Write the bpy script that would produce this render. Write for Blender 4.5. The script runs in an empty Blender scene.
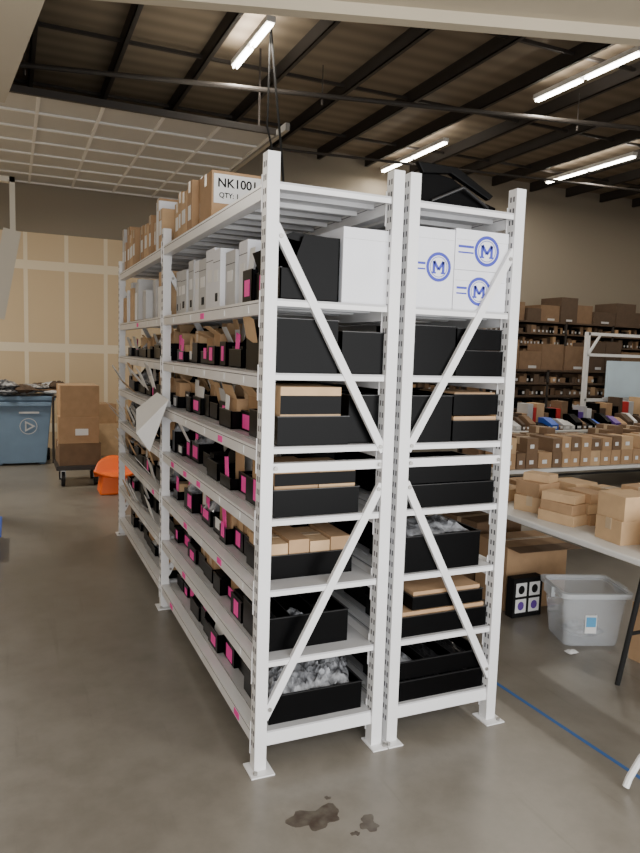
import bpy, math, random
from mathutils import Vector, Matrix
random.seed(11)
R=random.random
def U(a,b): return random.uniform(a,b)

# ------------------------------------------------------------------ materials
def mat(name,col,rough=.6,metal=0.,var=.0,scale=8.,bump=0.,emis=None,es=0.,alpha=1.,trans=0.,col2=None,spec=.5):
    m=bpy.data.materials.new(name); m.use_nodes=True
    n=m.node_tree.nodes; l=m.node_tree.links; b=n['Principled BSDF']
    b.inputs['Base Color'].default_value=(*col,1); b.inputs['Roughness'].default_value=rough
    b.inputs['Metallic'].default_value=metal; b.inputs['Alpha'].default_value=alpha
    b.inputs['Transmission Weight'].default_value=trans
    b.inputs['Specular IOR Level'].default_value=spec
    if var>0 or bump>0:
        tc=n.new('ShaderNodeTexCoord'); nz=n.new('ShaderNodeTexNoise')
        nz.inputs['Scale'].default_value=scale; nz.inputs['Detail'].default_value=6
        l.new(tc.outputs['Object'],nz.inputs['Vector'])
        if var>0:
            r=n.new('ShaderNodeValToRGB')
            c2=col2 or tuple(c*(1-var) for c in col)
            r.color_ramp.elements[0].color=(*c2,1); r.color_ramp.elements[0].position=.35
            r.color_ramp.elements[1].color=(*col,1); r.color_ramp.elements[1].position=.65
            l.new(nz.outputs['Fac'],r.inputs['Fac']); l.new(r.outputs['Color'],b.inputs['Base Color'])
        if bump>0:
            bp=n.new('ShaderNodeBump'); bp.inputs['Strength'].default_value=bump
            bp.inputs['Distance'].default_value=.01
            l.new(nz.outputs['Fac'],bp.inputs['Height']); l.new(bp.outputs['Normal'],b.inputs['Normal'])
    if emis:
        b.inputs['Emission Color'].default_value=(*emis,1); b.inputs['Emission Strength'].default_value=es
    return m
M={}
M['white']=mat('rack_white_enamel',(.77,.77,.775),.35,var=.07,scale=3)
M['slot']=mat('punched_slot_dark',(.10,.10,.11),.8)
M['deck']=mat('deck_galvanised_white',(.50,.50,.51),.4,var=.12,scale=5)
M['kraft']=mat('kraft_cardboard',(.43,.27,.145),.85,var=.12,scale=12)
M['kraft2']=mat('kraft_cardboard_light',(.56,.375,.21),.85,var=.12,scale=12)
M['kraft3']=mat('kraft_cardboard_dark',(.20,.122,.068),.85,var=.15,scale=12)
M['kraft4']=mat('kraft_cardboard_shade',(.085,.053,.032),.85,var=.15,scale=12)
M['tape']=mat('packing_tape',(.50,.38,.25),.3)
M['wbox']=mat('white_cardboard',(.74,.75,.79),.7,var=.05,scale=6)
M['gbox']=mat('grey_white_cardboard',(.52,.52,.52),.75,var=.1,scale=6)
M['black']=mat('black_corrugated_plastic',(.0008,.0008,.001),.34,spec=.10)
M['edge']=mat('black_plastic_rim',(.012,.012,.013),.3,spec=.5)
M['blackin']=mat('black_matte',(.001,.001,.0012),.5,spec=.07)
M['pink']=mat('pink_label',(.95,.06,.42),.6)
M['paper']=mat('paper_white',(.76,.76,.75),.7)
M['bag']=mat('clear_poly_bag',(.42,.43,.45),.18,var=.5,scale=18,bump=.4,col2=(.05,.05,.055))
M['blue']=mat('blue_print',(.04,.05,.38),.6)
M['ink']=mat('black_print',(.006,.006,.006),.7,spec=.2)
M['steel']=mat('dark_steel',(.04,.034,.03),.6,.2)
M['galv']=mat('galvanised_steel',(.35,.34,.32),.4,.7)
M['tape_blue']=mat('blue_floor_tape',(.03,.11,.32),.5)
M['binblue']=mat('blue_grey_plastic',(.15,.23,.33),.5,var=.1,scale=5)
M['orange']=mat('orange_plastic',(.92,.15,.015),.45)
M['tabtop']=mat('table_top_laminate',(.68,.67,.64),.45,var=.06)
M['clear']=mat('clear_plastic',(.75,.79,.83),.10,alpha=.24,spec=.8)
M['clearrim']=mat('clear_plastic_rim',(.75,.79,.82),.2,alpha=.5)
M['roll']=mat('pale_blue_board',(.62,.78,.88),.35,var=.1,scale=3)
M['tube']=mat('fluorescent_tube',(1,1,1),.3,emis=(1,.94,.80),es=22)
M['red']=mat('red_plastic',(.5,.03,.03),.5); M['yel']=mat('yellow_plastic',(.75,.5,.03),.5)
M['blu']=mat('bright_blue_plastic',(.03,.10,.5),.5); M['grn']=mat('green_plastic',(.1,.3,.1),.5)
M['pur']=mat('purple_plastic',(.12,.05,.3),.5)
M['header']=mat('painted_header_taupe',(.45,.39,.29),.6,var=.06,scale=2)
M['stain']=mat('oil_stain',(.060,.043,.032),.30,var=.4,scale=22,col2=(.11,.095,.075))
M['rubber']=mat('rubber_black',(.008,.008,.008),.8)

# ------------------------------------------------------------------ mesh builder
class MB:
    def __init__(s): s.v=[];s.f=[];s.m=[];s.ms=[]
    def mi(s,m):
        if m not in s.ms: s.ms.append(m)
        return s.ms.index(m)
    def geo(s,vs,fs,m,T=None):
        o=len(s.v)
        for p in vs:
            p=Vector(p)
            if T is not None: p=T@p
            s.v.append(tuple(p))
        k=s.mi(m)
        for f in fs: s.f.append([i+o for i in f]); s.m.append(k)
    def box(s,lo,hi,m,T=None):
        x0,y0,z0=lo;x1,y1,z1=hi
        s.geo([(x0,y0,z0),(x1,y0,z0),(x1,y1,z0),(x0,y1,z0),(x0,y0,z1),(x1,y0,z1),(x1,y1,z1),(x0,y1,z1)],
          [(0,3,2,1),(4,5,6,7),(0,1,5,4),(1,2,6,5),(2,3,7,6),(3,0,4,7)],m,T)
    def strut(s,a,b,w,t,m,up=(0,1,0)):
        a=Vector(a);b=Vector(b);d=(b-a);L=d.length;d.normalize();u=Vector(up)
        sd=d.cross(u).normalized();u=sd.cross(d).normalized()
        T=Matrix((( d.x,sd.x,u.x,a.x),(d.y,sd.y,u.y,a.y),(d.z,sd.z,u.z,a.z),(0,0,0,1)))
        s.box((0,-w/2,-t/2),(L,w/2,t/2),m,T)
    def prism(s,poly,y0,y1,m,axis='y',T=None):
        n=len(poly)
        def P(a,b,y): return (a,y,b) if axis=='y' else ((y,a,b) if axis=='x' else (a,b,y))
        vs=[P(a,b,y0) for a,b in poly]+[P(a,b,y1) for a,b in poly]
        fs=[tuple(range(n)),tuple(range(2*n-1,n-1,-1))]+[(i,i+n,(i+1)%n+n,(i+1)%n) for i in range(n)]
        s.geo(vs,fs,m,T)
    def tube(s,a,b,r,m,n=10,r2=None):
        a=Vector(a);b=Vector(b);d=(b-a).normalized();r2=r if r2 is None else r2
        u=d.orthogonal().normalized();w=d.cross(u)
        vs=[a+(u*math.cos(2*math.pi*i/n)+w*math.sin(2*math.pi*i/n))*r for i in range(n)]
        vs+=[b+(u*math.cos(2*math.pi*i/n)+w*math.sin(2*math.pi*i/n))*r2 for i in range(n)]
        s.geo(vs,[tuple(range(n-1,-1,-1)),tuple(range(n,2*n))]+[(i,(i+1)%n,(i+1)%n+n,i+n) for i in range(n)],m)
    def path(s,pts,r,m,n=8):
        for a,b in zip(pts,pts[1:]): s.tube(a,b,r,m,n)
    def ring(s,c,r0,r1,m,T,n=28):
        vs=[(r0*math.cos(2*math.pi*i/n),0,r0*math.sin(2*math.pi*i/n)) for i in range(n)]
        vs+=[(r1*math.cos(2*math.pi*i/n),0,r1*math.sin(2*math.pi*i/n)) for i in range(n)]
        s.geo(vs,[(i,(i+1)%n,(i+1)%n+n,i+n) for i in range(n)],m,Matrix.Translation(c)@T)
    def crumple(s,c,size,m,n=4,amp=.2,rz=0):
        T=Matrix.Translation(c)@Matrix.Rotation(rz,4,'Z')
        N=n*2+1; vs=[];fs=[]
        for sgn in(1,-1):
            for i in range(N):
                for j in range(N):
                    u=i/(N-1)*2-1; v=j/(N-1)*2-1
                    edge=(1-abs(u)**3)*(1-abs(v)**3)
                    h=.5*sgn*edge*(1+U(-amp*2,amp*2))
                    vs.append(((u*.5+U(-.03,.03))*size[0],(v*.5+U(-.03,.03))*size[1],h*size[2]))
        for k in range(2):
            for i in range(N-1):
                for j in range(N-1):
                    a=k*N*N+i*N+j; q=(a,a+N,a+N+1,a+1); fs.append(q if k==0 else q[::-1])
        s.geo(vs,fs,m,T)
    def carton(s,lo,hi,m,T=None,tape=True):
        s.box(lo,hi,m,T)
        x0,y0,z0=lo;x1,y1,z1=hi;e=.0015
        if tape:
            ym=(y0+y1)/2;w=.022
            s.box((x0-e,ym-w,z1-.06),(x1+e,ym+w,z1+e),M['tape'],T)
            s.box((x0+.001,ym-.0015,z1),(x1-.001,ym+.0015,z1+e*1.6),M['kraft3'],T)
    def done(s,name,parent=None,bevel=0,smooth=False):
        me=bpy.data.meshes.new(name); me.from_pydata(s.v,[],s.f)
        for m in s.ms: me.materials.append(m)
        me.polygons.foreach_set('material_index',s.m)
        if smooth: me.polygons.foreach_set('use_smooth',[True]*len(s.f))
        me.update(); o=bpy.data.objects.new(name,me); bpy.context.collection.objects.link(o)
        if parent: o.parent=parent
        if bevel:
            b=o.modifiers.new('b','BEVEL'); b.width=bevel; b.segments=2; b.limit_method='ANGLE'
        return o
def empty(name):
    e=bpy.data.objects.new(name,None); bpy.context.collection.objects.link(e); return e
def text(body,loc,rot,size,m,parent,name):
    c=bpy.data.curves.new(name,'FONT'); c.body=body; c.size=size; c.align_x='CENTER'; c.align_y='CENTER'; c.offset=size*.02
    c.materials.append(m); o=bpy.data.objects.new(name,c); o.location=loc; o.rotation_euler=rot
    bpy.context.collection.objects.link(o); o.parent=parent; return o

# ------------------------------------------------------------------ room
XL,XR,YB,YF,ZC=-3.0,14.5,9.6,-3.6,5.4
def floor_mat():
    m=bpy.data.materials.new('polished_concrete'); m.use_nodes=True
    n=m.node_tree.nodes;l=m.node_tree.links;b=n['Principled BSDF']
    tc=n.new('ShaderNodeTexCoord')
    def noise(s,d,r,vec):
        a=n.new('ShaderNodeTexNoise');a.inputs['Scale'].default_value=s;a.inputs['Detail'].default_value=d;a.inputs['Roughness'].default_value=r
        l.new(vec,a.inputs['Vector']); return a
    a=noise(.7,5,.5,tc.outputs['Object']); c=noise(6,12,.65,tc.outputs['Object'])
    mp=n.new('ShaderNodeMapping'); mp.inputs['Scale'].default_value=(14,.7,1); mp.inputs['Rotation'].default_value=(0,0,.35); l.new(tc.outputs['Object'],mp.inputs['Vector'])
    g=noise(1.2,5,.6,mp.outputs['Vector'])
    def ramp(src,p0,c0,p1,c1):
        r=n.new('ShaderNodeValToRGB');r.color_ramp.elements[0].position=p0;r.color_ramp.elements[1].position=p1
        r.color_ramp.elements[0].color=(*c0,1);r.color_ramp.elements[1].color=(*c1,1); l.new(src,r.inputs['Fac']); return r
    r=ramp(a.outputs['Fac'],.33,(.165,.148,.122),.68,(.225,.206,.175))
    r2=ramp(c.outputs['Fac'],.30,(.80,.79,.77),.60,(1,1,1))
    r3=ramp(g.outputs['Fac'],.62,(1,1,1),.74,(.85,.84,.83))
    def mul(x,y):
        mx=n.new('ShaderNodeMixRGB');mx.blend_type='MULTIPLY';mx.inputs['Fac'].default_value=1
        l.new(x,mx.inputs['Color1']);l.new(y,mx.inputs['Color2']); return mx.outputs['Color']
    l.new(mul(mul(r.outputs['Color'],r2.outputs['Color']),r3.outputs['Color']),b.inputs['Base Color'])
    rr=n.new('ShaderNodeMapRange');rr.inputs['To Min'].default_value=.24;rr.inputs['To Max'].default_value=.44
    l.new(c.outputs['Fac'],rr.inputs['Value']);l.new(rr.outputs['Result'],b.inputs['Roughness'])
    return m
mb=MB(); mb.box((XL,YF,-.1),(XR,YB,0),floor_mat()); mb.done('floor')
def wall_mat():
    m=bpy.data.materials.new('unpainted_drywall_taped'); m.use_nodes=True
    n=m.node_tree.nodes;l=m.node_tree.links;b=n['Principled BSDF'];b.inputs['Roughness'].default_value=.9
    tc=n.new('ShaderNodeTexCoord');sx=n.new('ShaderNodeSeparateXYZ');l.new(tc.outputs['Object'],sx.inputs[0])
    def stripe(out,period,off,w):
        ad=n.new('ShaderNodeMath');ad.operation='ADD';ad.inputs[1].default_value=off+50*period;l.new(out,ad.inputs[0])
        mo=n.new('ShaderNodeMath');mo.operation='MODULO';mo.inputs[1].default_value=period;l.new(ad.outputs[0],mo.inputs[0])
        lt=n.new('ShaderNodeMath');lt.operation='LESS_THAN';lt.inputs[1].default_value=w;l.new(mo.outputs[0],lt.inputs[0]);return lt.outputs[0]
    s1=stripe(sx.outputs['X'],.61,.1,.06); s2=stripe(sx.outputs['Z'],1.3,-.28,.14)
    mxm=n.new('ShaderNodeMath');mxm.operation='MAXIMUM';l.new(s1,mxm.inputs[0]);l.new(s2,mxm.inputs[1])
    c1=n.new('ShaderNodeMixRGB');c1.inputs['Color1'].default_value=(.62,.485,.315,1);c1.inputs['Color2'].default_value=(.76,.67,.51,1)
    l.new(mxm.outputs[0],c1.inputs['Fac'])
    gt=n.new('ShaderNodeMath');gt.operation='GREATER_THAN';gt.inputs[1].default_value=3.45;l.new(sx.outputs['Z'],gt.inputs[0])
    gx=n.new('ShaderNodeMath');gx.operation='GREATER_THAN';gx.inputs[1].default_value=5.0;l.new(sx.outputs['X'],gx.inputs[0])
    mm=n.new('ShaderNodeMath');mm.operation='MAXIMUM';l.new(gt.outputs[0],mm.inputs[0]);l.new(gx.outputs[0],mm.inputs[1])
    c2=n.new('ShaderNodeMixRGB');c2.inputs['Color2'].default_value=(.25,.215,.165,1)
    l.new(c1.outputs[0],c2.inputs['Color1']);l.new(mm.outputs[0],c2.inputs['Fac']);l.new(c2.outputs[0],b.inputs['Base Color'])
    return m
WM=wall_mat(); plain=mat('drywall_tan',(.48,.40,.30),.9,var=.08,scale=2)
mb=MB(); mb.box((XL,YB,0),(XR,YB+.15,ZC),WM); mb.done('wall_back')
mb=MB(); mb.box((XL-.15,YF,0),(XL,YB,ZC),plain); mb.done('wall_left')
mb=MB(); mb.box((XR,YF,0),(XR+.15,YB,ZC),plain); mb.done('wall_right')
mb=MB(); mb.box((3.4,YF-.15,0),(XR,YF,ZC),plain); mb.box((XL,YF-.15,3.6),(3.4,YF,ZC),plain); mb.done('wall_front')
def ceil_mat():
    m=mat('ceiling_metal_deck',(.17,.125,.08),.7); n=m.node_tree.nodes;l=m.node_tree.links;b=n['Principled BSDF']
    tc=n.new('ShaderNodeTexCoord');w=n.new('ShaderNodeTexWave');w.wave_type='BANDS';w.bands_direction='Y';w.inputs['Scale'].default_value=1.0
    w.inputs['Distortion'].default_value=0.2
    l.new(tc.outputs['Object'],w.inputs['Vector'])
    r=n.new('ShaderNodeValToRGB');r.color_ramp.elements[0].color=(.175,.137,.095,1);r.color_ramp.elements[1].color=(.235,.19,.135,1)
    l.new(w.outputs['Fac'],r.inputs['Fac']);l.new(r.outputs['Color'],b.inputs['Base Color']);return m
mb=MB(); mb.box((XL,YF,ZC),(XR,YB+.15,ZC+.1),ceil_mat()); mb.done('ceiling')
mb=MB()
x=-2.6
while x<XR-.3:
    mb.box((x,YF+.05,ZC-.18),(x+.012,YB-.01,ZC-.001),M['steel']); mb.box((x,YF+.05,ZC-.18),(x+.06,YB-.01,ZC-.168),M['steel'])
    x+=.98
for y in (1.5,4.2,6.4,8.4):
    mb.box((XL+.05,y,ZC-.10),(XR-.05,y+.04,ZC-.06),M['steel'])
mb.done('ceiling_purlins')
mb=MB(); mb.tube((-2.4,6.82,4.85),(XR-.1,2.98,4.85),.03,M['steel']); mb.tube((-2.4,8.6,4.8),(XR-.1,6.4,4.8),.02,M['steel'])
for t in (.1,.3,.5,.7,.9):
    x=-2.4+t*(XR+2.3); y=6.82-t*3.84; mb.tube((x,y,4.85),(x,y,ZC-.19),.006,M['steel'],6); mb.tube((x,y,4.8),(x,y,4.74),.014,M['steel'],6)
mb.done('sprinkler_pipe')
mb=MB(); mb.path([(1.72,5.0,ZC-.19),(1.80,5.02,4.6),(1.9,5.05,3.9),(2.02,5.1,2.9)],.014,M['rubber']); mb.path([(1.72,5.0,ZC-.19),(1.74,5.1,4.2),(1.95,5.1,3.4),(2.02,5.1,2.9)],.012,M['rubber']); mb.done('hanging_power_cable')
dm=mat('overhead_door_panel',(.50,.49,.46),.5,var=.06,scale=2); dr=mat('overhead_door_rib',(.74,.73,.70),.5)
mb=MB(); x0,x1,y0,y1=-2.5,1.9,5.3,9.5
mb.box((x0,y0,4.2),(x1,y1,4.24),dm)
y=y0
while y<=y1+.01: mb.box((x0,y-.018,4.18),(x1,y+.018,4.2),dr); y+=.6
for i in range(8):
    x=x0+(x1-x0)*i/7; mb.box((x-.018,y0,4.185),(x+.018,y1,4.2),dr)
mb.box((x1+.02,y0-.3,4.16),(x1+.07,y1,4.24),M['galv'])
mb.box((x0,y0-.05,4.17),(x1,y0-.01,4.24),M['steel'])
for y in (6.0,9.3): mb.box((x1+.035,y,4.24),(x1+.055,y+.02,ZC-.01),M['steel'])
mb.done('overhead_door')
mb=MB(); mb.prism([(-2.95,2.0),(6.2,-.9),(6.2,-3.55),(-2.95,-3.55)],3.46,3.56,M['header'],axis='z')
mb.prism([(-2.95,2.0),(6.2,-.9),(6.2,-.98),(-2.95,1.92)],3.40,3.62,M['header'],axis='z')
mb.done('overhead_door')
mb=MB(); mb.prism([(-2.99,-.6),(-.64,-.6),(-.92,1.9),(-2.99,1.9)],3.05,3.395,M['header'],axis='z'); mb.done('trim_1')
mb=MB(); cr=mat('door_track_cream',(.55,.49,.38),.5)
mb.strut((-1.04,5.0,1.95),(-.88,5.0,2.80),.16,.05,cr); mb.box((-.90,4.98,2.75),(-.85,5.06,3.3),cr)
mb.box((-1.35,4.97,0),(-1.2,5.07,4.2),cr); mb.box((-1.2,4.98,3.25),(-.85,5.06,3.3),cr)
mb.done('trim_2')

def fixture(x,y0,y1,z=5.1):
    e=empty('added_wall_fill'); mb=MB(); mb.box((x-.05,y0,z+.02),(x+.05,y1,z+.08),M['paper']); 
    ym=(y0+y1)/2
    for a,b in((y0+.02,ym-.04),(ym+.04,y1-.02)):
        for dx in(-.022,.022): mb.tube((x+dx,a,z),(x+dx,b,z),.013,M['tube'],8)
    mb.done('fixture_body',e)
    for dz,en,rx in((-.06,64,0),(.12,15,math.pi)):
        L=bpy.data.lights.new('tube_glow','AREA'); L.shape='RECTANGLE'; L.size=.15; L.size_y=y1-y0; L.energy=en; L.color=(1,.92,.80)
        o=bpy.data.objects.new('lamp',L); o.location=(x,ym,z+dz); o.rotation_euler=(rx,0,0); bpy.context.collection.objects.link(o); o.parent=e
fixture(1.62,4.7,6.0); fixture(5.5,3.45,5.15); fixture(5.5,7.25,9.35); fixture(8.62,6.35,8.45)
fixture(8.62,2.2,4.4); fixture(12,5.,7.2)  # two further fixtures, added out of view to light the interior
def wall_fill_lamp(x,y,z,en):  # added tube lamp, out of view, to brighten the tan back wall
    e=empty('added_wall_fill'); mb=MB(); mb.box((x-.06,y-.6,z),(x+.06,y+.6,z+.05),M['paper']); mb.tube((x,y-.58,z-.02),(x,y+.58,z-.02),.018,M['tube'],8); mb.done('fixture_body',e)
    L=bpy.data.lights.new('tube_glow','AREA'); L.shape='RECTANGLE'; L.size=.15; L.size_y=1.2; L.energy=en; L.color=(1,.94,.83)
    o=bpy.data.objects.new('lamp',L); o.location=(x,y,z-.06); bpy.context.collection.objects.link(o); o.parent=e
wall_fill_lamp(-2.2,6.3,3.9,120)

# ------------------------------------------------------------------ racks
H=2.455; WA=.538; GAP=.0775; L1=1.949
LV=[2.35,1.915,1.63,1.34,1.05,.76,.465,.165]
def rack(xo,flip):
    e=empty('pallet_rack'); W=M['white']
    ux,uy=.050,.056
    def X(a): return xo+(WA-a if flip else a)
    up=MB();br=MB();bm=MB();dk=MB()
    for k in range(3):
        y=k*L1
        for xx in(0,WA):
            cx=X(xx)
            up.box((cx-ux/2,y-uy/2,.006),(cx+ux/2,y+uy/2,H),W)
            a=.036 if (abs(cx-WA)<.001 or abs(cx-xo)<.001 and xo>.1) else .05
            up.box((cx-a,y-.07,0),(cx+a,y+.045,.006),W)
            up.tube((cx+(.028 if cx>xo+.2 else -.028),y-.05,.006),(cx+(.028 if cx>xo+.2 else -.028),y-.05,.018),.009,M['galv'],6)
            z=.1
            while z<H-.03:
                for sx in(-1,1):
                    fx=cx+sx*(ux/2+.0006)
                    up.box((min(fx,fx-.001*sx),y-.015,z),(max(fx,fx-.001*sx),y-.005,z+.022),M['slot'])
                    up.box((min(fx,fx-.001*sx),y+.006,z),(max(fx,fx-.001*sx),y+.015,z+.022),M['slot'])
                z+=.05
        a,b=ux/2,WA-ux/2
        for z in(.12,1.255): br.box((min(X(a),X(b)),y-.018,z-.018),(max(X(a),X(b)),y+.018,z+.018),W)
        br.strut((X(a-.01),y-.014,2.19),(X(b+.005),y-.014,1.31),.034,.02,W)
        br.strut((X(b+.005),y-.014,1.17),(X(a-.01),y-.014,.22),.034,.02,W)
        for (px,pz) in ((a+.012,2.15),(b-.012,1.33),(b-.012,1.15),(a+.012,.26),(a+.012,1.255),(b-.012,1.255)):
            br.tube((X(px),y-.024,pz),(X(px),y-.030,pz),.009,M['galv'],6)
    for k in range(2):
        y0=k*L1+uy/2;y1=(k+1)*L1-uy/2
        for z in LV:
            for xx in(0,WA):
                cx=X(xx)
                bm.box((cx-.024,y0,z-.062),(cx+.024,y1,z-.004),W)
                bm.box((cx-.0245,y0+.001,z-.018),(cx+.0245,y1-.001,z-.015),M['slot'])
                for ye in(y0,y1-.004): bm.box((cx-.028*1,ye,z-.11),(cx+.028,ye+.004,z+.03),W)
    for k in range(2):
        for z in LV:
            y=k*L1+(-.02 if k==0 else .03); ye=(k+1)*L1-(.03 if k==0 else -.02)
            n=6; w=(ye-y)/n
            for i in range(n):
                a=y+i*w; 
                dk.box((xo+.028,a+.002,z-.008),(xo+WA-.028,a+w-.002,z),M['deck'])
                dk.box((xo+.028,a+.002,z-.027),(xo+WA-.028,a+.012,z-.008),W)
                dk.box((xo+.028,a+w-.012,z-.027),(xo+WA-.028,a+w-.002,z-.008),W)
                dk.box((xo+.03,a+w*.45,z-.027),(xo+WA-.03,a+w*.55,z-.008),M['deck'])
    up.done('uprights',e); br.done('braces',e); bm.done('beams',e); dk.done('shelf_decks',e)
rack(0,False); XB=WA+GAP; rack(XB,True)

# ------------------------------------------------------------------ contents
def bin_(mb,xo,side,y0,y1,z,h,lip,depth=.46,off=.03):
    B=M['black'];t=.005
    xf=xo+off if side<0 else xo+WA-off; xb=xf+(-side)*depth
    s=-side
    prof=[(xf,z),(xb,z),(xb,z+h),(xf+s*depth*.38,z+h),(xf+s*depth*.2,z+lip),(xf,z+lip)]
    mb.prism(prof,y0,y0+t,B); mb.prism(prof,y1-t,y1,B)
    mb.box((min(xf,xf+s*t),y0,z),(max(xf,xf+s*t),y1,z+lip),B)
    mb.box((min(xb,xb-s*t),y0,z),(max(xb,xb-s*t),y1,z+h),B)
    mb.box((min(xf,xb),y0,z),(max(xf,xb),y1,z+t),M['blackin'])
    mb.box((min(xf,xf+s*.007),y0,z+lip),(max(xf,xf+s*.007),y1,z+lip+.003),M['edge'])
    return xf,xb,s
def tag(mb,xf,s,y,z,w,h,m):
    e=.002
    mb.box((min(xf-s*e,xf-s*.0005),y,z),(max(xf-s*e,xf-s*.0005),y+w,z+h),m)
def leaf(mb,c,w,h,m,ry=0,rx=0,rz=0):
    T=Matrix.Translation(c)@Matrix.Rotation(rz,4,'Z')@Matrix.Rotation(ry,4,'Y')@Matrix.Rotation(rx,4,'X')
    mb.box((-.001,-w/2,0),(.001,w/2,h),m,T)
def fill(mb,xf,xb,s,y0,y1,z,h,kind):
    xa,xc=min(xf,xb)+.012,max(xf,xb)-.012
    if kind=='kraft':
        n=random.choice((1,2,3)); w=(xc-xa)/n
        for i in range(n): mb.carton((xa+i*w+.003,y0+.01,z+.006),(xa+(i+1)*w-.003,y1-.01,z+h*U(.75,1.12)),random.choice((M['kraft'],M['kraft2'])),tape=R()<.3)
    elif kind=='flap':
        x2=xa+.26 if s>0 else xa; x3=x2-.24 if s>0 else x2+.24
        lo,hi=min(x2,x3),max(x2,x3)
        mb.box((lo,y0+.012,z+.006),(hi,y1-.012,z+h*.85),M['kraft'])
        mb.box((lo+.01,y0+.02,z+h*.85),(hi-.01,y1-.02,z+h*.852),M['kraft3'])
        leaf(mb,(lo if s>0 else hi,(y0+y1)/2,z+h*.85),(y1-y0)*.85,.07,M['kraft2'],ry=-s*U(.3,1.2))
        leaf(mb,((lo+hi)/2,y0+.012,z+h*.85),.16,.06,M['kraft2'],rz=math.pi/2,ry=U(.1,.6))
        leaf(mb,((lo+hi)/2,y1-.012,z+h*.85),.16,.06,M['kraft'],rz=math.pi/2,ry=-U(.1,.6))
    elif kind=='bag':
        for i in range(3): mb.crumple((xa+(xc-xa)*(i+.5)/3,(y0+y1)/2,z+h*.6),((xc-xa)/2.6,(y1-y0)*.85,h*.7),M['bag'],rz=U(-.3,.3))
    elif kind=='paper':
        for i in range(5):
            a=xa+(xc-xa)*U(.0,.6); leaf(mb,(a,(y0+y1)/2,z+h*.15),(y1-y0)*.8,h*U(.8,1.15),random.choice((M['paper'],M['gbox'],M['kraft2'])),ry=U(-.5,.5))
    elif kind=='dark':
        mb.box((xa,y0+.012,z+.006),(xc,y1-.012,z+h*.55),M['blackin'])
        if R()<.5: leaf(mb,((xa+xc)/2-.12*s,(y0+y1)/2,z+h*.5),(y1-y0)*.7,h*.5,M['blackin'],ry=U(-.6,.6))
def run(xo,side,y0,y1,z,hmax,name,kinds,pink=.5,wr=(.11,.22)):
    mb=MB(); y=y0
    while y<y1-.08:
        w=min(U(*wr),y1-y)
        h=U(.5,.97)*hmax
        off=U(.03,.09) if side<0 else U(.03,.07)
        xf,xb,s=bin_(mb,xo,side,y+.004,y+w-.004,z+.001,h,h*U(.35,.65),off=off,depth=.42)
        fill(mb,xf,xb,s,y+.006,y+w-.006,z+.004,h,random.choice(kinds))
        if R()<pink: tag(mb,xf,s,y+w*U(.1,.35),z+U(.008,.03),w*U(.35,.6),min(.075,h*.36),random.choice((M['pink'],M['pink'],M['pink'],M['paper'])))
        if R()<pink*.5: leaf(mb,(xf+s*.01,y+w*.5,z+h*.35),.06,.10,random.choice((M['pink'],M['pink'],M['paper'],M['kraft2'])),rx=U(-.3,.3))
        y+=w
        if R()<.12: y+=.05
    return mb.done(name)
sp=.225
kA=[['kraft','flap','paper','dark'],['kraft','flap','flap','dark','paper'],['kraft','paper','bag','dark'],['kraft','flap','bag'],['kraft','bag','dark'],['bag','dark','paper']]
pk=[.55,.6,.5,.6,.5,.4]
for i,z in enumerate(LV[2:]):
    run(0,-1,.385,L1-.04,z,sp,'storage_bins',kA[i],pink=pk[i])
    run(0,-1,L1+.05,2*L1-.04,z,sp,'storage_bins',['paper','bag','bag','kraft','paper','flap'],pink=.15)
    run(XB,1,.385,L1-.04,z,sp,'storage_bins',['kraft','dark','dark'],pink=.2,wr=(.2,.3))
    run(XB,1,L1+.05,2*L1-.04,z,sp,'storage_bins',['kraft','dark','bag'],pink=.2,wr=(.2,.3))
def tray(xa,xc,y0,y1,z,h,div=0):
    mb=MB();t=.006;B=M['black'];z+=.001
    mb.box((xa,y0,z),(xc,y1,z+t),B);mb.box((xa,y0,z+t),(xc,y0+t,z+h),B);mb.box((xa,y1-t,z+t),(xc,y1,z+h),B)
    mb.box((xa,y0+t,z+t),(xa+t,y1-t,z+h),B);mb.box((xc-t,y0+t,z+t),(xc,y1-t,z+h),B)
    mb.box((xa-.003,y0-.004,z+h),(xc+.003,y0+t,z+h+.003),M['edge']); mb.box((xa-.003,y1-t,z+h),(xc+.003,y1,z+h+.003),M['edge'])
    mb.box((xa-.003,y0+t,z+h),(xa+t,y1-t,z+h+.003),M['edge']); mb.box((xc-t,y0+t,z+h),(xc+.003,y1-t,z+h+.003),M['edge'])
    for i in range(div):
        x=xa+(xc-xa)*(i+1)/(div+1); mb.box((x-.002,y0+t,z+t),(x+.002,y1-t,z+h*.92),B); mb.box((x-.002,y0+t,z+h*.92),(x+.002,y1-t,z+h*.94),M['edge'])
    if div:
        for i in range(div+1):
            cx=xa+(xc-xa)*(i+.5)/(div+1)
            mb.crumple((cx,(y0+y1)/2,z+h*.45),((xc-xa)/(div+1)*.75,(y1-y0)*.7,h*.5),random.choice((M['edge'],M['bag'],M['blackin'],M['edge'])),rz=0)
    return mb
mb=MB(); xf,xb,s=bin_(mb,0,-1,.0,.30,LV[1]+.001,.25,.12,depth=.25,off=.045); tag(mb,xf,s,.04,LV[1]+.02,.07,.08,M['pink']); tag(mb,xf,s,.17,LV[1]+.03,.07,.08,M['pink']); leaf(mb,(.05,.2,LV[1]+.13),.07,.1,M['pink']); fill(mb,xf,xb,s,.01,.29,LV[1]+.006,.2,'dark')
mb.prism([(.06,LV[1]+.24),(.29,LV[1]+.20),(.295,LV[1]+.252),(.1,LV[1]+.262)],.02,.28,M['black'])
mb.done('storage_bin')
mb=MB(); xf,xb,s=bin_(mb,0,-1,.305,.43,LV[1]+.001,.26,.14,depth=.25,off=.03); tag(mb,xf,s,.33,LV[1]+.03,.07,.07,M['pink']); leaf(mb,(.04,.36,LV[1]+.12),.07,.12,M['paper'],ry=.1); mb.done('storage_bin')
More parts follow.
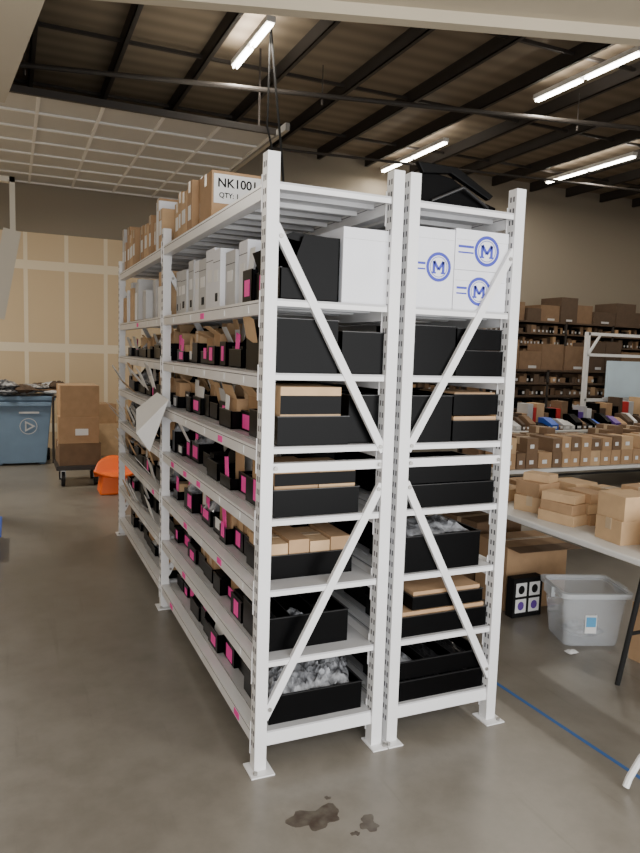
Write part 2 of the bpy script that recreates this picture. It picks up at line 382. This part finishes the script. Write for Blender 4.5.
def ptag(mb,x,z): tag(mb,x,1,.10,z+.02,.08,.07,M['pink'])
mb=tray(.03,.30,0.0,.36,LV[2],.21); mb.box((.05,.02,LV[2]+.01),(.28,.3,LV[2]+.15),M['blackin']); tag(mb,.03,1,.08,LV[2]+.06,.06,.12,M['pink']); leaf(mb,(.03,.28,LV[2]+.12),.13,.12,M['kraft2'],ry=-.3,rx=.3); mb.done('storage_bin')
mb=tray(.32,.51,0.0,.33,LV[2],.17); mb.box((.33,.02,LV[2]+.01),(.5,.3,LV[2]+.13),M['blackin']); mb.done('storage_bin')
mb=tray(.05,.36,0.0,.36,LV[3],.115); mb.box((.06,.01,LV[3]+.01),(.35,.3,LV[3]+.105),M['blackin']); mb.carton((.065,.015,LV[3]+.105),(.33,.28,LV[3]+.235),M['kraft2'],tape=False); mb.box((.065,.0135,LV[3]+.125),(.33,.0149,LV[3]+.20),M['black']); ptag(mb,.05,LV[3]); mb.done('storage_bin')
mb=tray(.37,.51,0.02,.33,LV[3],.2); mb.done('storage_bin')
mb=tray(.04,.42,0.0,.36,LV[4],.11); mb.carton((.05,.02,LV[4]+.01),(.24,.3,LV[4]+.20),M['kraft'],tape=False); mb.carton((.245,.02,LV[4]+.01),(.41,.3,LV[4]+.19),M['kraft2'],tape=False)
mb.box((.05,.016,LV[4]+.125),(.41,.019,LV[4]+.175),M['black']); mb.box((.028,-.012,LV[4]+.012),(.031,.12,LV[4]+.15),M['gbox']); tag(mb,.03,1,.14,LV[4]+.03,.08,.09,M['pink']); mb.done('storage_bin')
mb=tray(.05,.45,0.10,.36,LV[5],.10); 
for i in range(4): mb.carton((.058+i*.097,.108,LV[5]+.01),(.15+i*.097,.35,LV[5]+.15+.012*(i%2)),[M['kraft2'],M['kraft']][i%2],tape=i%2==0)
ptag(mb,.05,LV[5]); mb.done('storage_bin')
mb=tray(.04,.42,0.06,.36,LV[6],.14,div=2); tag(mb,.04,1,.14,LV[6]+.03,.07,.07,M['pink']); mb.done('storage_bin')
mb=tray(.05,.48,0.02,.36,LV[7],.12)
for i in range(4): mb.crumple((.12+i*.095,.18,LV[7]+.115),(.15,.28,.08),M['bag'],n=6,rz=U(-.5,.5))
mb.done('storage_bin')
def rb(z,parts,bag=False):
    for (a,c,h,kr,y0) in parts:
        mb=tray(XB+a,XB+c,y0,y0+.32,z,h,div=0 if (kr or bag or z>1.4) else 2)
        if kr: mb.carton((XB+a+.01,y0+.012,z+.01),(XB+c-.01,y0+.3,z+h+kr),M['kraft'],tape=False)
        elif z>1.4: mb.box((XB+a+.01,y0+.02,z+.01),(XB+c-.01,y0+.3,z+h*.8),M['blackin'])
        if bag:
            for i in range(3): mb.crumple((XB+.12+i*.11,.16,z+h+.0),(.16,.26,.06),M['bag'],rz=U(-.4,.4))
        mb.done('storage_bin')
rb(LV[2],[(.03,.25,.21,0,0),(.26,.51,.11,0,0)]); rb(LV[2]+.116,[(.265,.505,.09,0,.01)])
rb(LV[3],[(.03,.25,.2,0,0),(.26,.51,.09,.02,0)]); rb(LV[3]+.116,[(.265,.505,.09,.01,.01)])
rb(LV[4],[(.04,.50,.10,0,.0)]); rb(LV[4]+.106,[(.05,.49,.085,0,.01)])
rb(LV[5],[(.04,.44,.16,0,.0)],bag=True)
rb(LV[6],[(.03,.50,.09,.02,0)]); rb(LV[6]+.115,[(.1,.48,.06,.02,.01)])
rb(LV[7],[(.03,.50,.09,0,0)]); rb(LV[7]+.096,[(.04,.49,.08,0,.01)])

def logo_carton(lo,hi,circ=None,r=.06):
    e=empty('moving_carton'); mb=MB(); mb.carton(lo,hi,M['wbox'],tape=False)
    mb.box((lo[0]+.004,lo[1]-.0006,hi[2]-.045),(hi[0]-.004,lo[1]+.001,hi[2]-.043),M['gbox'])
    mb.done('carton_body',e,bevel=.003)
    if circ:
        g=MB(); T=Matrix.Scale(1,4); Y=lo[1]; cx,cz=circ
        g.ring((cx,Y-.0015,cz),r*.78,r,M['blue'],T); g.ring((cx,Y-.0016,cz),r*.66,r*.70,M['blue'],T)
        q=r*.38
        for a,b in (((-q,-q),(-q,q)),((q,-q),(q,q)),((-q,q),(0,-q*.5)),((q,q),(0,-q*.5))):
            g.strut((cx+a[0],Y-.0016,cz+a[1]),(cx+b[0],Y-.0016,cz+b[1]),r*.2,.001,M['blue'])
        for sx in(-1,1):
            g.box((cx+sx*q-r*.18,Y-.002,cz-q-.005),(cx+sx*q+r*.18,Y-.001,cz-q+.002),M['blue'])
        if circ[0]-r-lo[0]>.03:
            g.box((lo[0]+.015,Y-.0016,cz+r*.1),(cx-r-.004,Y-.0012,cz+r*.26),M['blue']); g.box((lo[0]+.015,Y-.0016,cz-r*.25),(cx-r-.004,Y-.0012,cz-r*.15),M['blue'])
        g.done('logo',e)
z=LV[1]+.001
logo_carton((.31,.0,z),(.515,.30,z+.30))
logo_carton((XB+.02,.0,z),(XB+.222,.4,z+.335),(XB+.145,z+.175),.062)
logo_carton((XB+.226,.0,z),(XB+.505,.4,z+.172),(XB+.36,z+.085),.062)
logo_carton((XB+.226,.0,z+.1735),(XB+.505,.4,z+.345),(XB+.39,z+.260),.066)
mb=MB(); y=.435
while y<L1-.1:
    w=min(U(.12,.19),L1-.05-y); h=U(.24,.31); mt=random.choice((M['wbox'],M['gbox'],M['wbox']))
    x=.03+U(-.02,.03)
    mb.carton((x,y,z),(.50,y+w-.006,z+h),mt,tape=False)
    mb.box((x-.001,y+.004,z+h-.06),(x,y+w-.01,z+h-.057),M['slot'])
    tag(mb,x,1,y+w*.25,z+h*.45,w*.5,h*.2,M['paper'])
    if R()<.6: tag(mb,x,1,y+w*.3,z+.03,w*.3,.04,M['ink'])
    y+=w
mb.done('archive_boxes')
mb=MB(); y=L1+.05
while y<2*L1-.1:
    w=U(.06,.14); h=U(.18,.32); mb.carton((.0+U(-.03,.05),y,z),(.48,y+w-.006,z+h),random.choice((M['gbox'],M['paper'],M['wbox'],M['kraft2'])),tape=False); y+=w
mb.done('archive_boxes')
mb=MB(); y=.5
while y<2*L1-.3: mb.carton((XB+.03,y,z),(XB+.5,y+.3,z+.3),M['wbox']); y+=.33
mb.done('archive_boxes')
z=LV[0]+.001
e=empty('labelled_carton'); mb=MB(); mb.carton((.03,.98,z),(.30,1.22,z+.26),M['kraft']); mb.box((.04,.977,z+.10),(.29,.979,z+.245),M['paper']); mb.done('carton_body',e,bevel=.003)
text('NK1001',(.165,.976,z+.20),(math.pi/2,0,0),.062,M['ink'],e,'label_text'); text('QTY: 1',(.12,.976,z+.14),(math.pi/2,0,0),.035,M['ink'],e,'label_text')
mb=MB(); mb.carton((.31,1.0,z),(.51,1.3,z+.24),M['kraft2']); y=1.235
while y<L1-.06:
    w=min(U(.1,.17),L1-.03-y); x=.02+U(0,.04); mb.carton((x,y,z),(.42,y+w-.008,z+U(.22,.30)),random.choice((M['kraft'],M['kraft2'],M['kraft2'],M['gbox'])))
    tag(mb,x,1,y+w*.2,z+.08,w*.5,.08,M['paper']); y+=w
mb.done('cardboard_boxes')
mb=MB(); y=L1+.05
while y<2*L1-.1:
    w=U(.08,.16); x=-.02+U(0,.06); mb.carton((x,y,z),(.42,y+w-.01,z+U(.2,.36)),random.choice((M['kraft'],M['kraft2'],M['gbox'],M['wbox'])))
    tag(mb,x,1,y+w*.2,z+.08,w*.5,.09,M['paper']); y+=w
mb.done('cardboard_boxes')
mb=MB()
mb.prism([(XB+.10,z),(XB+.50,z),(XB+.50,z+.04),(XB+.42,z+.06),(XB+.26,z+.14),(XB+.12,z+.16),(XB+.09,z+.12)],.1,.34,M['blackin'])
mb.prism([(XB+.10,z+.14),(XB+.24,z+.155),(XB+.45,z+.065),(XB+.47,z+.085),(XB+.27,z+.185),(XB+.07,z+.185)],.08,.11,M['black'])
mb.path([(XB+.15,.09,z+.03),(XB+.3,.07,z+.10),(XB+.45,.09,z+.03)],.008,M['edge'])
mb.done('black_tool_bag',bevel=.006)
mb=MB(); mb.geo([(-.035,L1-.28,1.40),(-.20,L1-.10,1.18),(-.15,L1+.22,1.30),(-.035,L1+.1,1.42),(-.12,L1-.12,1.06)],[(0,1,2,3),(0,4,1)],M['paper']); mb.done('white_cardboard_sheet')
mb=MB()
for i in range(30):
    zz=random.choice(LV[3:])+U(.02,.12); y=L1+U(.1,1.8)
    leaf(mb,(-.03,y,zz),.12,.15,random.choice((M['paper'],M['gbox'],M['paper'],M['kraft2'])),ry=U(-.9,-.2),rx=U(-.4,.4))
mb.done('packing_papers')
mb=MB()
for z in LV[1:]:
    for k in range(2):
        for j in range(5 if k==0 else 3):
            y=k*L1+.2+j*.34+U(-.05,.05); mb.box((-.0265,y,z-.052),(-.0245,y+.07,z-.024),M['paper'] if R()<.8 else M['pink'])
mb.done('shelf_labels')

# ------------------------------------------------------------------ floor things
mb=MB(); mb.prism([(1.41,.30),(1.43,.30),(1.495,-1.4),(1.475,-1.4)],.0005,.0015,M['tape_blue'],axis='z'); mb.done('blue_floor_tape')
def blob(cx,cy,rx,ry):
    n=40; ph=[U(0,6.28) for _ in range(4)]
    poly=[]
    for i in range(n):
        a=2*math.pi*i/n; r=1+.2*math.sin(2*a+ph[0])+.18*math.sin(3*a+ph[1])+.14*math.sin(5*a+ph[2])+.08*math.sin(9*a+ph[3])
        poly.append((cx+rx*r*math.cos(a),cy+ry*r*math.sin(a)))
    mb.prism(poly,.0003,.001,M['stain'],axis='z')
mb=MB(); blob(.10,-.37,.085,.065); blob(.27,-.47,.035,.04); blob(.20,-.50,.015,.012); blob(.19,-.28,.012,.01); mb.done('floor_stain')

def table(x0,x1,y0,y1,legs,name='folding_table',h=.74,legm='paper'):
    e=empty(name); mb=MB(); mb.box((x0,y0,h-.035),(x1,y1,h),M['tabtop']); mb.done('table_top',e,bevel=.008)
    g=MB(); m=M[legm]
    for y in legs:
        for x in(x0+.1,x1-.1):
            g.tube((x,y,.0),(x,y-.12,h-.036),.014,m)
        g.tube((x0+.1,y-.05,.3),(x1-.1,y-.05,.3),.01,m); g.tube((x0+.1,y-.108,.66),(x1-.1,y-.108,.66),.01,m)
    g.done('table_legs',e); return e
table(1.93,2.70,-.75,2.15,(.03,2.05),legm='rubber')
e=empty('folding_table'); mb=MB(); mb.box((1.50,-2.3,.705),(2.26,-.80,.74),M['tabtop']); mb.done('table_top',e,bevel=.008)
g=MB(); g.path([(1.33,-.67,.015),(1.345,-.67,.05),(1.38,-.69,.14),(1.47,-.75,.30),(1.56,-.84,.705)],.014,M['paper']); g.path([(2.3,-.67,.015),(2.2,-.75,.3),(2.15,-.84,.705)],.014,M['paper']); g.tube((1.5,-.78,.4),(2.18,-.78,.4),.01,M['paper'])
g.path([(1.4,-2.2,.015),(1.5,-2.2,.3),(1.58,-2.2,.705)],.014,M['paper']); g.path([(2.3,-2.2,.015),(2.2,-2.2,.3),(2.15,-2.2,.705)],.014,M['paper']); g.done('table_legs',e)
table(2.95,6.2,2.25,3.0,(2.45,2.95),legm='rubber'); table(4.8,9.5,4.4,5.2,(4.6,5.15),h=.8,legm='rubber'); 
def rbox(mb,cx,cy,z,sx,sy,sz,rz,m,tape=True):
    mb.carton((-sx/2,-sy/2,0),(sx/2,sy/2,sz),m,Matrix.Translation((cx,cy,z))@Matrix.Rotation(rz,4,'Z'),tape)
t=.7405
mb=MB()
rbox(mb,2.13,.62,t,.14,.25,.065,.2,M['kraft2'],0);rbox(mb,2.13,.62,t+.066,.13,.23,.06,.15,M['kraft'],0);rbox(mb,2.14,.63,t+.127,.13,.22,.05,.3,M['kraft2'],0)
rbox(mb,2.30,.60,t,.14,.25,.065,-.1,M['kraft'],0);rbox(mb,2.30,.60,t+.066,.14,.23,.06,-.15,M['kraft2'],0);rbox(mb,2.29,.60,t+.127,.13,.22,.06,-.05,M['kraft'],0)
rbox(mb,2.20,.92,t,.2,.22,.1,.3,M['kraft2']);rbox(mb,2.20,.93,t+.101,.18,.2,.09,.1,M['kraft'],0);rbox(mb,2.22,.93,t+.192,.12,.18,.05,.4,M['kraft2'],0);rbox(mb,2.45,.88,t,.2,.22,.19,.1,M['kraft2'],0);rbox(mb,2.46,.58,t,.12,.2,.2,.1,M['kraft2'])
rbox(mb,2.2,1.35,t,.3,.3,.08,.1,M['kraft2']);rbox(mb,2.5,1.35,t,.2,.3,.1,.1,M['kraft'])
rbox(mb,2.17,.18,t,.24,.2,.13,-.1,M['kraft2']);rbox(mb,2.17,.18,t+.131,.23,.2,.13,-.06,M['kraft2'],0);rbox(mb,2.44,.24,t,.24,.26,.27,.1,M['kraft']);rbox(mb,2.2,-.2,t,.3,.3,.2,.1,M['kraft2']); mb.done('cardboard_boxes',bevel=.002)
mb=MB(); x=3.0
while x<6.1:
    w=U(.10,.17)
    for k in range(2):
        if k and R()<.25: continue
        hh=U(.11,.14); rbox(mb,x+w/2,2.42,t+k*.141,w-.01,.25,hh if k else .14,U(-.06,.06),random.choice((M['kraft'],M['kraft2'],M['kraft'],M['kraft3'])),tape=R()<.5)
        mb.box((x+w*.3,2.288,t+k*.141+.04),(x+w*.62,2.291,t+k*.141+.075),M['paper'])
    if R()<.7: rbox(mb,x+w/2,2.76,t,w,.25,U(.2,.36),0,M['kraft3'])
    x+=w
mb.done('cardboard_boxes')
mb=MB(); x=4.9
cs=['yel','blackin','kraft3','paper','kraft','kraft4','blackin','kraft2','blu','paper','pur','kraft3','gbox','blackin','kraft4','red']
while x<9.3:
    w=U(.05,.14);h=U(.05,.2);c=M[random.choice(cs)]
    mb.prism([(4.45,.801),(4.70,.801),(4.70,.801+h),(4.6,.801+h),(4.45,.801+h*.5)],x,x+w-.015,c,axis='x')
    mb.box((x,4.74,.801),(x+w*.9,4.95,.801+U(.15,.42)),M[random.choice(cs[1:])])
    mb.box((x+w*.2,4.446,.82),(x+w*.7,4.449,.85),M['paper']); x+=w
mb.done('plastic_parts_bins')
e=empty('white_workbench_frame'); mb=MB()
for x in(7.18,8.9): mb.box((x,5.65,0),(x+.06,5.71,2.15),M['paper'])
for z in(2.10,1.78,1.08): mb.box((7.2,5.65,z),(8.95,5.70,z+.045),M['paper'])
mb.strut((7.22,5.66,1.8),(7.45,5.66,2.12),.03,.03,M['paper'])
mb.done('frame_rails',e)
mb=MB(); mb.box((7.60,5.60,1.15),(8.75,5.645,1.72),M['roll']); mb.box((7.57,5.605,1.13),(8.78,5.649,1.15),M['gbox']); mb.done('hanging_board',e)
def shelving(x0,x1,y0,y1,top,n):
    e=empty('storage_shelving'); f=MB(); 
    xs=x0
    while xs<=x1+.01:
        for y in(y0,y1-.04): f.box((xs,y,0),(xs+.04,y+.04,top),M['steel'])
        xs+=1.25
    for i in range(n):
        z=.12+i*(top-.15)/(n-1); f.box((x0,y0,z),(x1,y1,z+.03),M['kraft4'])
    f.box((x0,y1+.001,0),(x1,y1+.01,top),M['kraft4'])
    f.done('shelving_frame',e)
    g=MB()
    for i in range(n):
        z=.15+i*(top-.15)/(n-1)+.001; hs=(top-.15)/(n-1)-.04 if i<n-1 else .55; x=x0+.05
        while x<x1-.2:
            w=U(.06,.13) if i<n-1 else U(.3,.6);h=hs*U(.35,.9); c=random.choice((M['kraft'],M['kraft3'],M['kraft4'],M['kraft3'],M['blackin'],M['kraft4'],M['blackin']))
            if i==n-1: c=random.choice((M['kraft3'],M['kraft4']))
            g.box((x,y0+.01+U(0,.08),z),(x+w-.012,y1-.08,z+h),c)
            if R()<.5: g.box((x+w*.3,y0+.006,z+.02),(x+w*.65,y0+.009,z+.06),M['gbox'])
            x+=w
    g.done('shelved_boxes',e)
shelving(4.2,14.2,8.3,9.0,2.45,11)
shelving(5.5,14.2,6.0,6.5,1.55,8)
mb=MB(); rbox(mb,2.40,1.28,.001,.5,.36,.44,-.05,M['kraft']); T=Matrix.Translation((2.40,1.28,0))@Matrix.Rotation(-.05,4,'Z')
mb.box((-.25,-.32,.44),(.25,-.18,.444),M['kraft3'],T)
mb.done('cardboard_box')
e=MB(); e.box((2.10,.98,.001),(2.34,1.05,.27),M['ink']); 
for i in range(2):
    for j in range(2):
        cx=2.165+i*.11;cz=.08+j*.11
        n=14; e.box((cx-.044,.9785,cz-.046),(cx+.044,.98,cz+.046),M['paper'])
        e.geo([(cx+.026*math.cos(2*math.pi*k/n),.9775,cz+.030*math.sin(2*math.pi*k/n)) for k in range(n)],[tuple(range(n))],[M['pur'],M['ink'],M['pur'],M['ink']][i*2+j])
e.done('printed_product_box')
mb=MB(); rbox(mb,2.50,.12,.001,.26,.30,.34,.1,M['kraft']); mb.done('cardboard_box')
mb=MB(); rbox(mb,2.42,1.78,.001,.45,.4,.5,.1,M['kraft3']); mb.done('cardboard_box')
def tub():
    e=empty('clear_storage_tub'); T=Matrix.Translation((2.32,.585,.001))@Matrix.Rotation(-.35,4,'Z')
    def loop(w,d,z,r=.04,n=4):
        out=[]
        for cx,cy,a0 in((w/2-r,d/2-r,0),(-w/2+r,d/2-r,90),(-w/2+r,-d/2+r,180),(w/2-r,-d/2+r,270)):
            for i in range(n+1):
                a=math.radians(a0+90*i/n); out.append((cx+r*math.cos(a),cy+r*math.sin(a),z))
        return out
    h=.34
    mb=MB(); rings=[loop(.33,.27,.0),loop(.34,.28,.012),loop(.40,.34,h-.015)]
    n=len(rings[0]); vs=sum(rings,[]); fs=[tuple(range(n-1,-1,-1))]
    for k in range(2): fs+=[(k*n+i,k*n+(i+1)%n,(k+1)*n+(i+1)%n,(k+1)*n+i) for i in range(n)]
    mb.geo(vs,fs,M['clear'],T); o=mb.done('tub_body',e); s=o.modifiers.new('s','SOLIDIFY'); s.thickness=.003
    mb=MB(); rings=[loop(.40,.34,h-.03),loop(.44,.38,h-.03),loop(.445,.385,h),loop(.40,.34,h)]
    vs=sum(rings,[]); fs=[]
    for k in range(4): fs+=[(k*n+i,k*n+(i+1)%n,((k+1)%4)*n+(i+1)%n,((k+1)%4)*n+i) for i in range(n)]
    mb.geo(vs,fs,M['clearrim'],T)
    for sx in(-1,1): mb.box((sx*.225-.012,-.06,h-.06),(sx*.225+.012,.06,h),M['clearrim'],T)
    mb.done('tub_rim',e)
    mb=MB(); mb.box((-.06,-.1605,.09),(.01,-.158,.20),M['paper'],T); mb.box((-.055,-.1625,.13),(.005,-.161,.19),mat('cyan_label',(.1,.35,.6),.5),T); mb.done('tub_label',e)
    mb=MB(); mb.crumple((2.33,.6,.05),(.22,.2,.08),M['bag']); mb.done('tub_contents',e)
tub()
mb=MB(); mb.crumple((2.08,.42,.012),(.07,.05,.02),M['paper']); mb.done('paper_scrap')

# left: wheelie bin
e=empty('recycling_bin'); mb=MB(); B=M['binblue']; cx,cy=-.80,8.25
def taper(mb,cx,cy,w0,d0,w1,d1,z0,z1,m):
    mb.geo([(cx-w0/2,cy-d0/2,z0),(cx+w0/2,cy-d0/2,z0),(cx+w0/2,cy+d0/2,z0),(cx-w0/2,cy+d0/2,z0),(cx-w1/2,cy-d1/2,z1),(cx+w1/2,cy-d1/2,z1),(cx+w1/2,cy+d1/2,z1),(cx-w1/2,cy+d1/2,z1)],
     [(0,3,2,1),(4,5,6,7),(0,1,5,4),(1,2,6,5),(2,3,7,6),(3,0,4,7)],m)
taper(mb,cx,cy,.66,.55,.82,.66,.03,.92,B); taper(mb,cx,cy,.90,.74,.92,.76,.92,.98,B)
mb.box((cx-.40,cy-.38,.84),(cx+.40,cy-.33,.90),B)
for s in(-1,1): mb.tube((cx+s*.32,cy+.2,.09),(cx+s*.40,cy+.2,.09),.09,M['rubber'],16); mb.box((cx+s*.28-.04,cy-.2,0),(cx+s*.28+.04,cy-.1,.05),B)
mb.done('bin_body',e,bevel=.01)
g=MB()
g.ring((cx+.10,cy-.325,.56),.05,.09,M['gbox'],Matrix.Rotation(.10,4,'X'),3); g.ring((cx+.10,cy-.33,.56),.105,.115,M['gbox'],Matrix.Rotation(.10,4,'X'),24); g.box((cx-.02,cy-.345,.74),(cx+.24,cy-.34,.765),M['gbox']); g.done('recycling_logo',e)
g=MB()
for i in range(18): g.crumple((cx+U(-.35,.50),cy+U(-.25,.2),1.03+U(0,.12)),(U(.2,.5),U(.2,.4),U(.05,.14)),random.choice((M['bag'],M['kraft4'],M['gbox'],M['bag'],M['kraft3'])),rz=U(0,3))
g.box((cx+.1,cy-.3,1.06),(cx+.60,cy+.1,1.075),M['kraft3']); g.done('waste_packaging',e)
e=empty('hand_cart'); mb=MB(); cx,cy=-.16,6.55
mb.box((cx-.27,cy-.3,.2),(cx+.27,cy+.3,.25),M['steel'])
for sx in(-1,1):
    for sy in(-1,1):
        mb.tube((cx+sx*.19-.02,cy+sy*.22,.09),(cx+sx*.19+.02,cy+sy*.22,.09),.09,M['rubber'],18); mb.box((cx+sx*.19-.03,cy+sy*.22-.02,.1),(cx+sx*.19+.03,cy+sy*.22+.02,.2),M['galv'])
    mb.tube((cx+sx*.27,cy+.31,.2),(cx+sx*.27,cy+.31,1.05),.015,M['steel'])
mb.tube((cx-.27,cy+.31,1.05),(cx+.27,cy+.31,1.05),.015,M['steel']); mb.done('cart_frame',e)
mb=MB(); rbox(mb,cx,cy,.251,.48,.50,.27,.03,M['kraft3']);rbox(mb,cx,cy,.522,.47,.5,.32,-.03,M['kraft']);rbox(mb,cx,cy,.843,.45,.48,.38,.03,M['kraft']); mb.box((cx-.05,cy-.262,.62),(cx+.1,cy-.258,.7),M['paper']); mb.done('stacked_cartons',e,bevel=.004)
# low orange moulded scoop-shaped seat on the floor
e=empty('orange_plastic_chair'); mb=MB(); vs=[];N=10; OX=.20; OY=5.62
for i in range(N+1):
    a=i/N; 
    for j in range(9):
        b=j/8*2-1
        x=OX+b*.25*(1-.3*a**3)
        if a<.5: y=OY+a*.6; z=.20+.07*b*b+.02*math.cos(a*6)
        else: y=OY+.3+(a-.5)*.3; z=.20+(a-.5)*.40-.06*b*b*(a-.5)*2; y-=.08*b*b
        vs.append((x,y,z))
fs=[(i*9+j,i*9+j+1,(i+1)*9+j+1,(i+1)*9+j) for i in range(N) for j in range(8)]
mb.geo(vs,fs,M['orange']); o=mb.done('seat_shell',e,smooth=True); s=o.modifiers.new('s','SOLIDIFY'); s.thickness=.02
mb=MB(); taper(mb,OX,OY+.17,.40,.32,.34,.26,0,.22,M['orange'])
mb.done('seat_base',e,bevel=.02)
mb=MB(); rbox(mb,.35,8.9,.001,.6,.5,.5,.1,M['kraft2']);rbox(mb,.35,8.9,.502,.4,.4,.3,.3,M['kraft']);rbox(mb,1.2,8.9,.001,.7,.6,.9,0,M['kraft2']); mb.done('cardboard_boxes')
mb=MB(); 
mb.box((-1.55,3.45,.001),(-1.02,4.1,.16),M['blu']); mb.box((-1.57,3.43,.16),(-1.0,4.12,.18),M['blu']); mb.done('blue_storage_tote',bevel=.01)

# ------------------------------------------------------------------ lights / world
w=bpy.data.worlds.new('World'); bpy.context.scene.world=w; w.use_nodes=True
bg=w.node_tree.nodes['Background']; bg.inputs[0].default_value=(.92,.95,1,1); bg.inputs[1].default_value=2.0
L=bpy.data.lights.new('daylight','AREA'); L.shape='RECTANGLE'; L.size=5.6; L.size_y=3.2; L.energy=265; L.color=(1,.985,.96)
o=bpy.data.objects.new('daylight_doorway',L); o.location=(.4,-3.7,1.8); o.rotation_euler=(math.radians(90),0,0); bpy.context.collection.objects.link(o)

# ------------------------------------------------------------------ camera
yaw,pitch,roll,fpx=.4178,.1063,.0312,697.8
f=Vector((math.sin(yaw)*math.cos(pitch),math.cos(yaw)*math.cos(pitch),-math.sin(pitch)))
r=Vector((math.cos(yaw),-math.sin(yaw),0)); u=r.cross(f)
r2=r*math.cos(roll)+u*math.sin(roll); u2=-r*math.sin(roll)+u*math.cos(roll)
cam=bpy.data.cameras.new('Camera'); co=bpy.data.objects.new('Camera',cam); bpy.context.collection.objects.link(co)
co.matrix_world=Matrix(((r2.x,u2.x,-f.x,-.9073),(r2.y,u2.y,-f.y,-2.5679),(r2.z,u2.z,-f.z,1.7163),(0,0,0,1)))
cam.sensor_fit='HORIZONTAL'; cam.sensor_width=36; cam.lens=36*fpx/640; cam.clip_start=.05
bpy.context.scene.camera=co
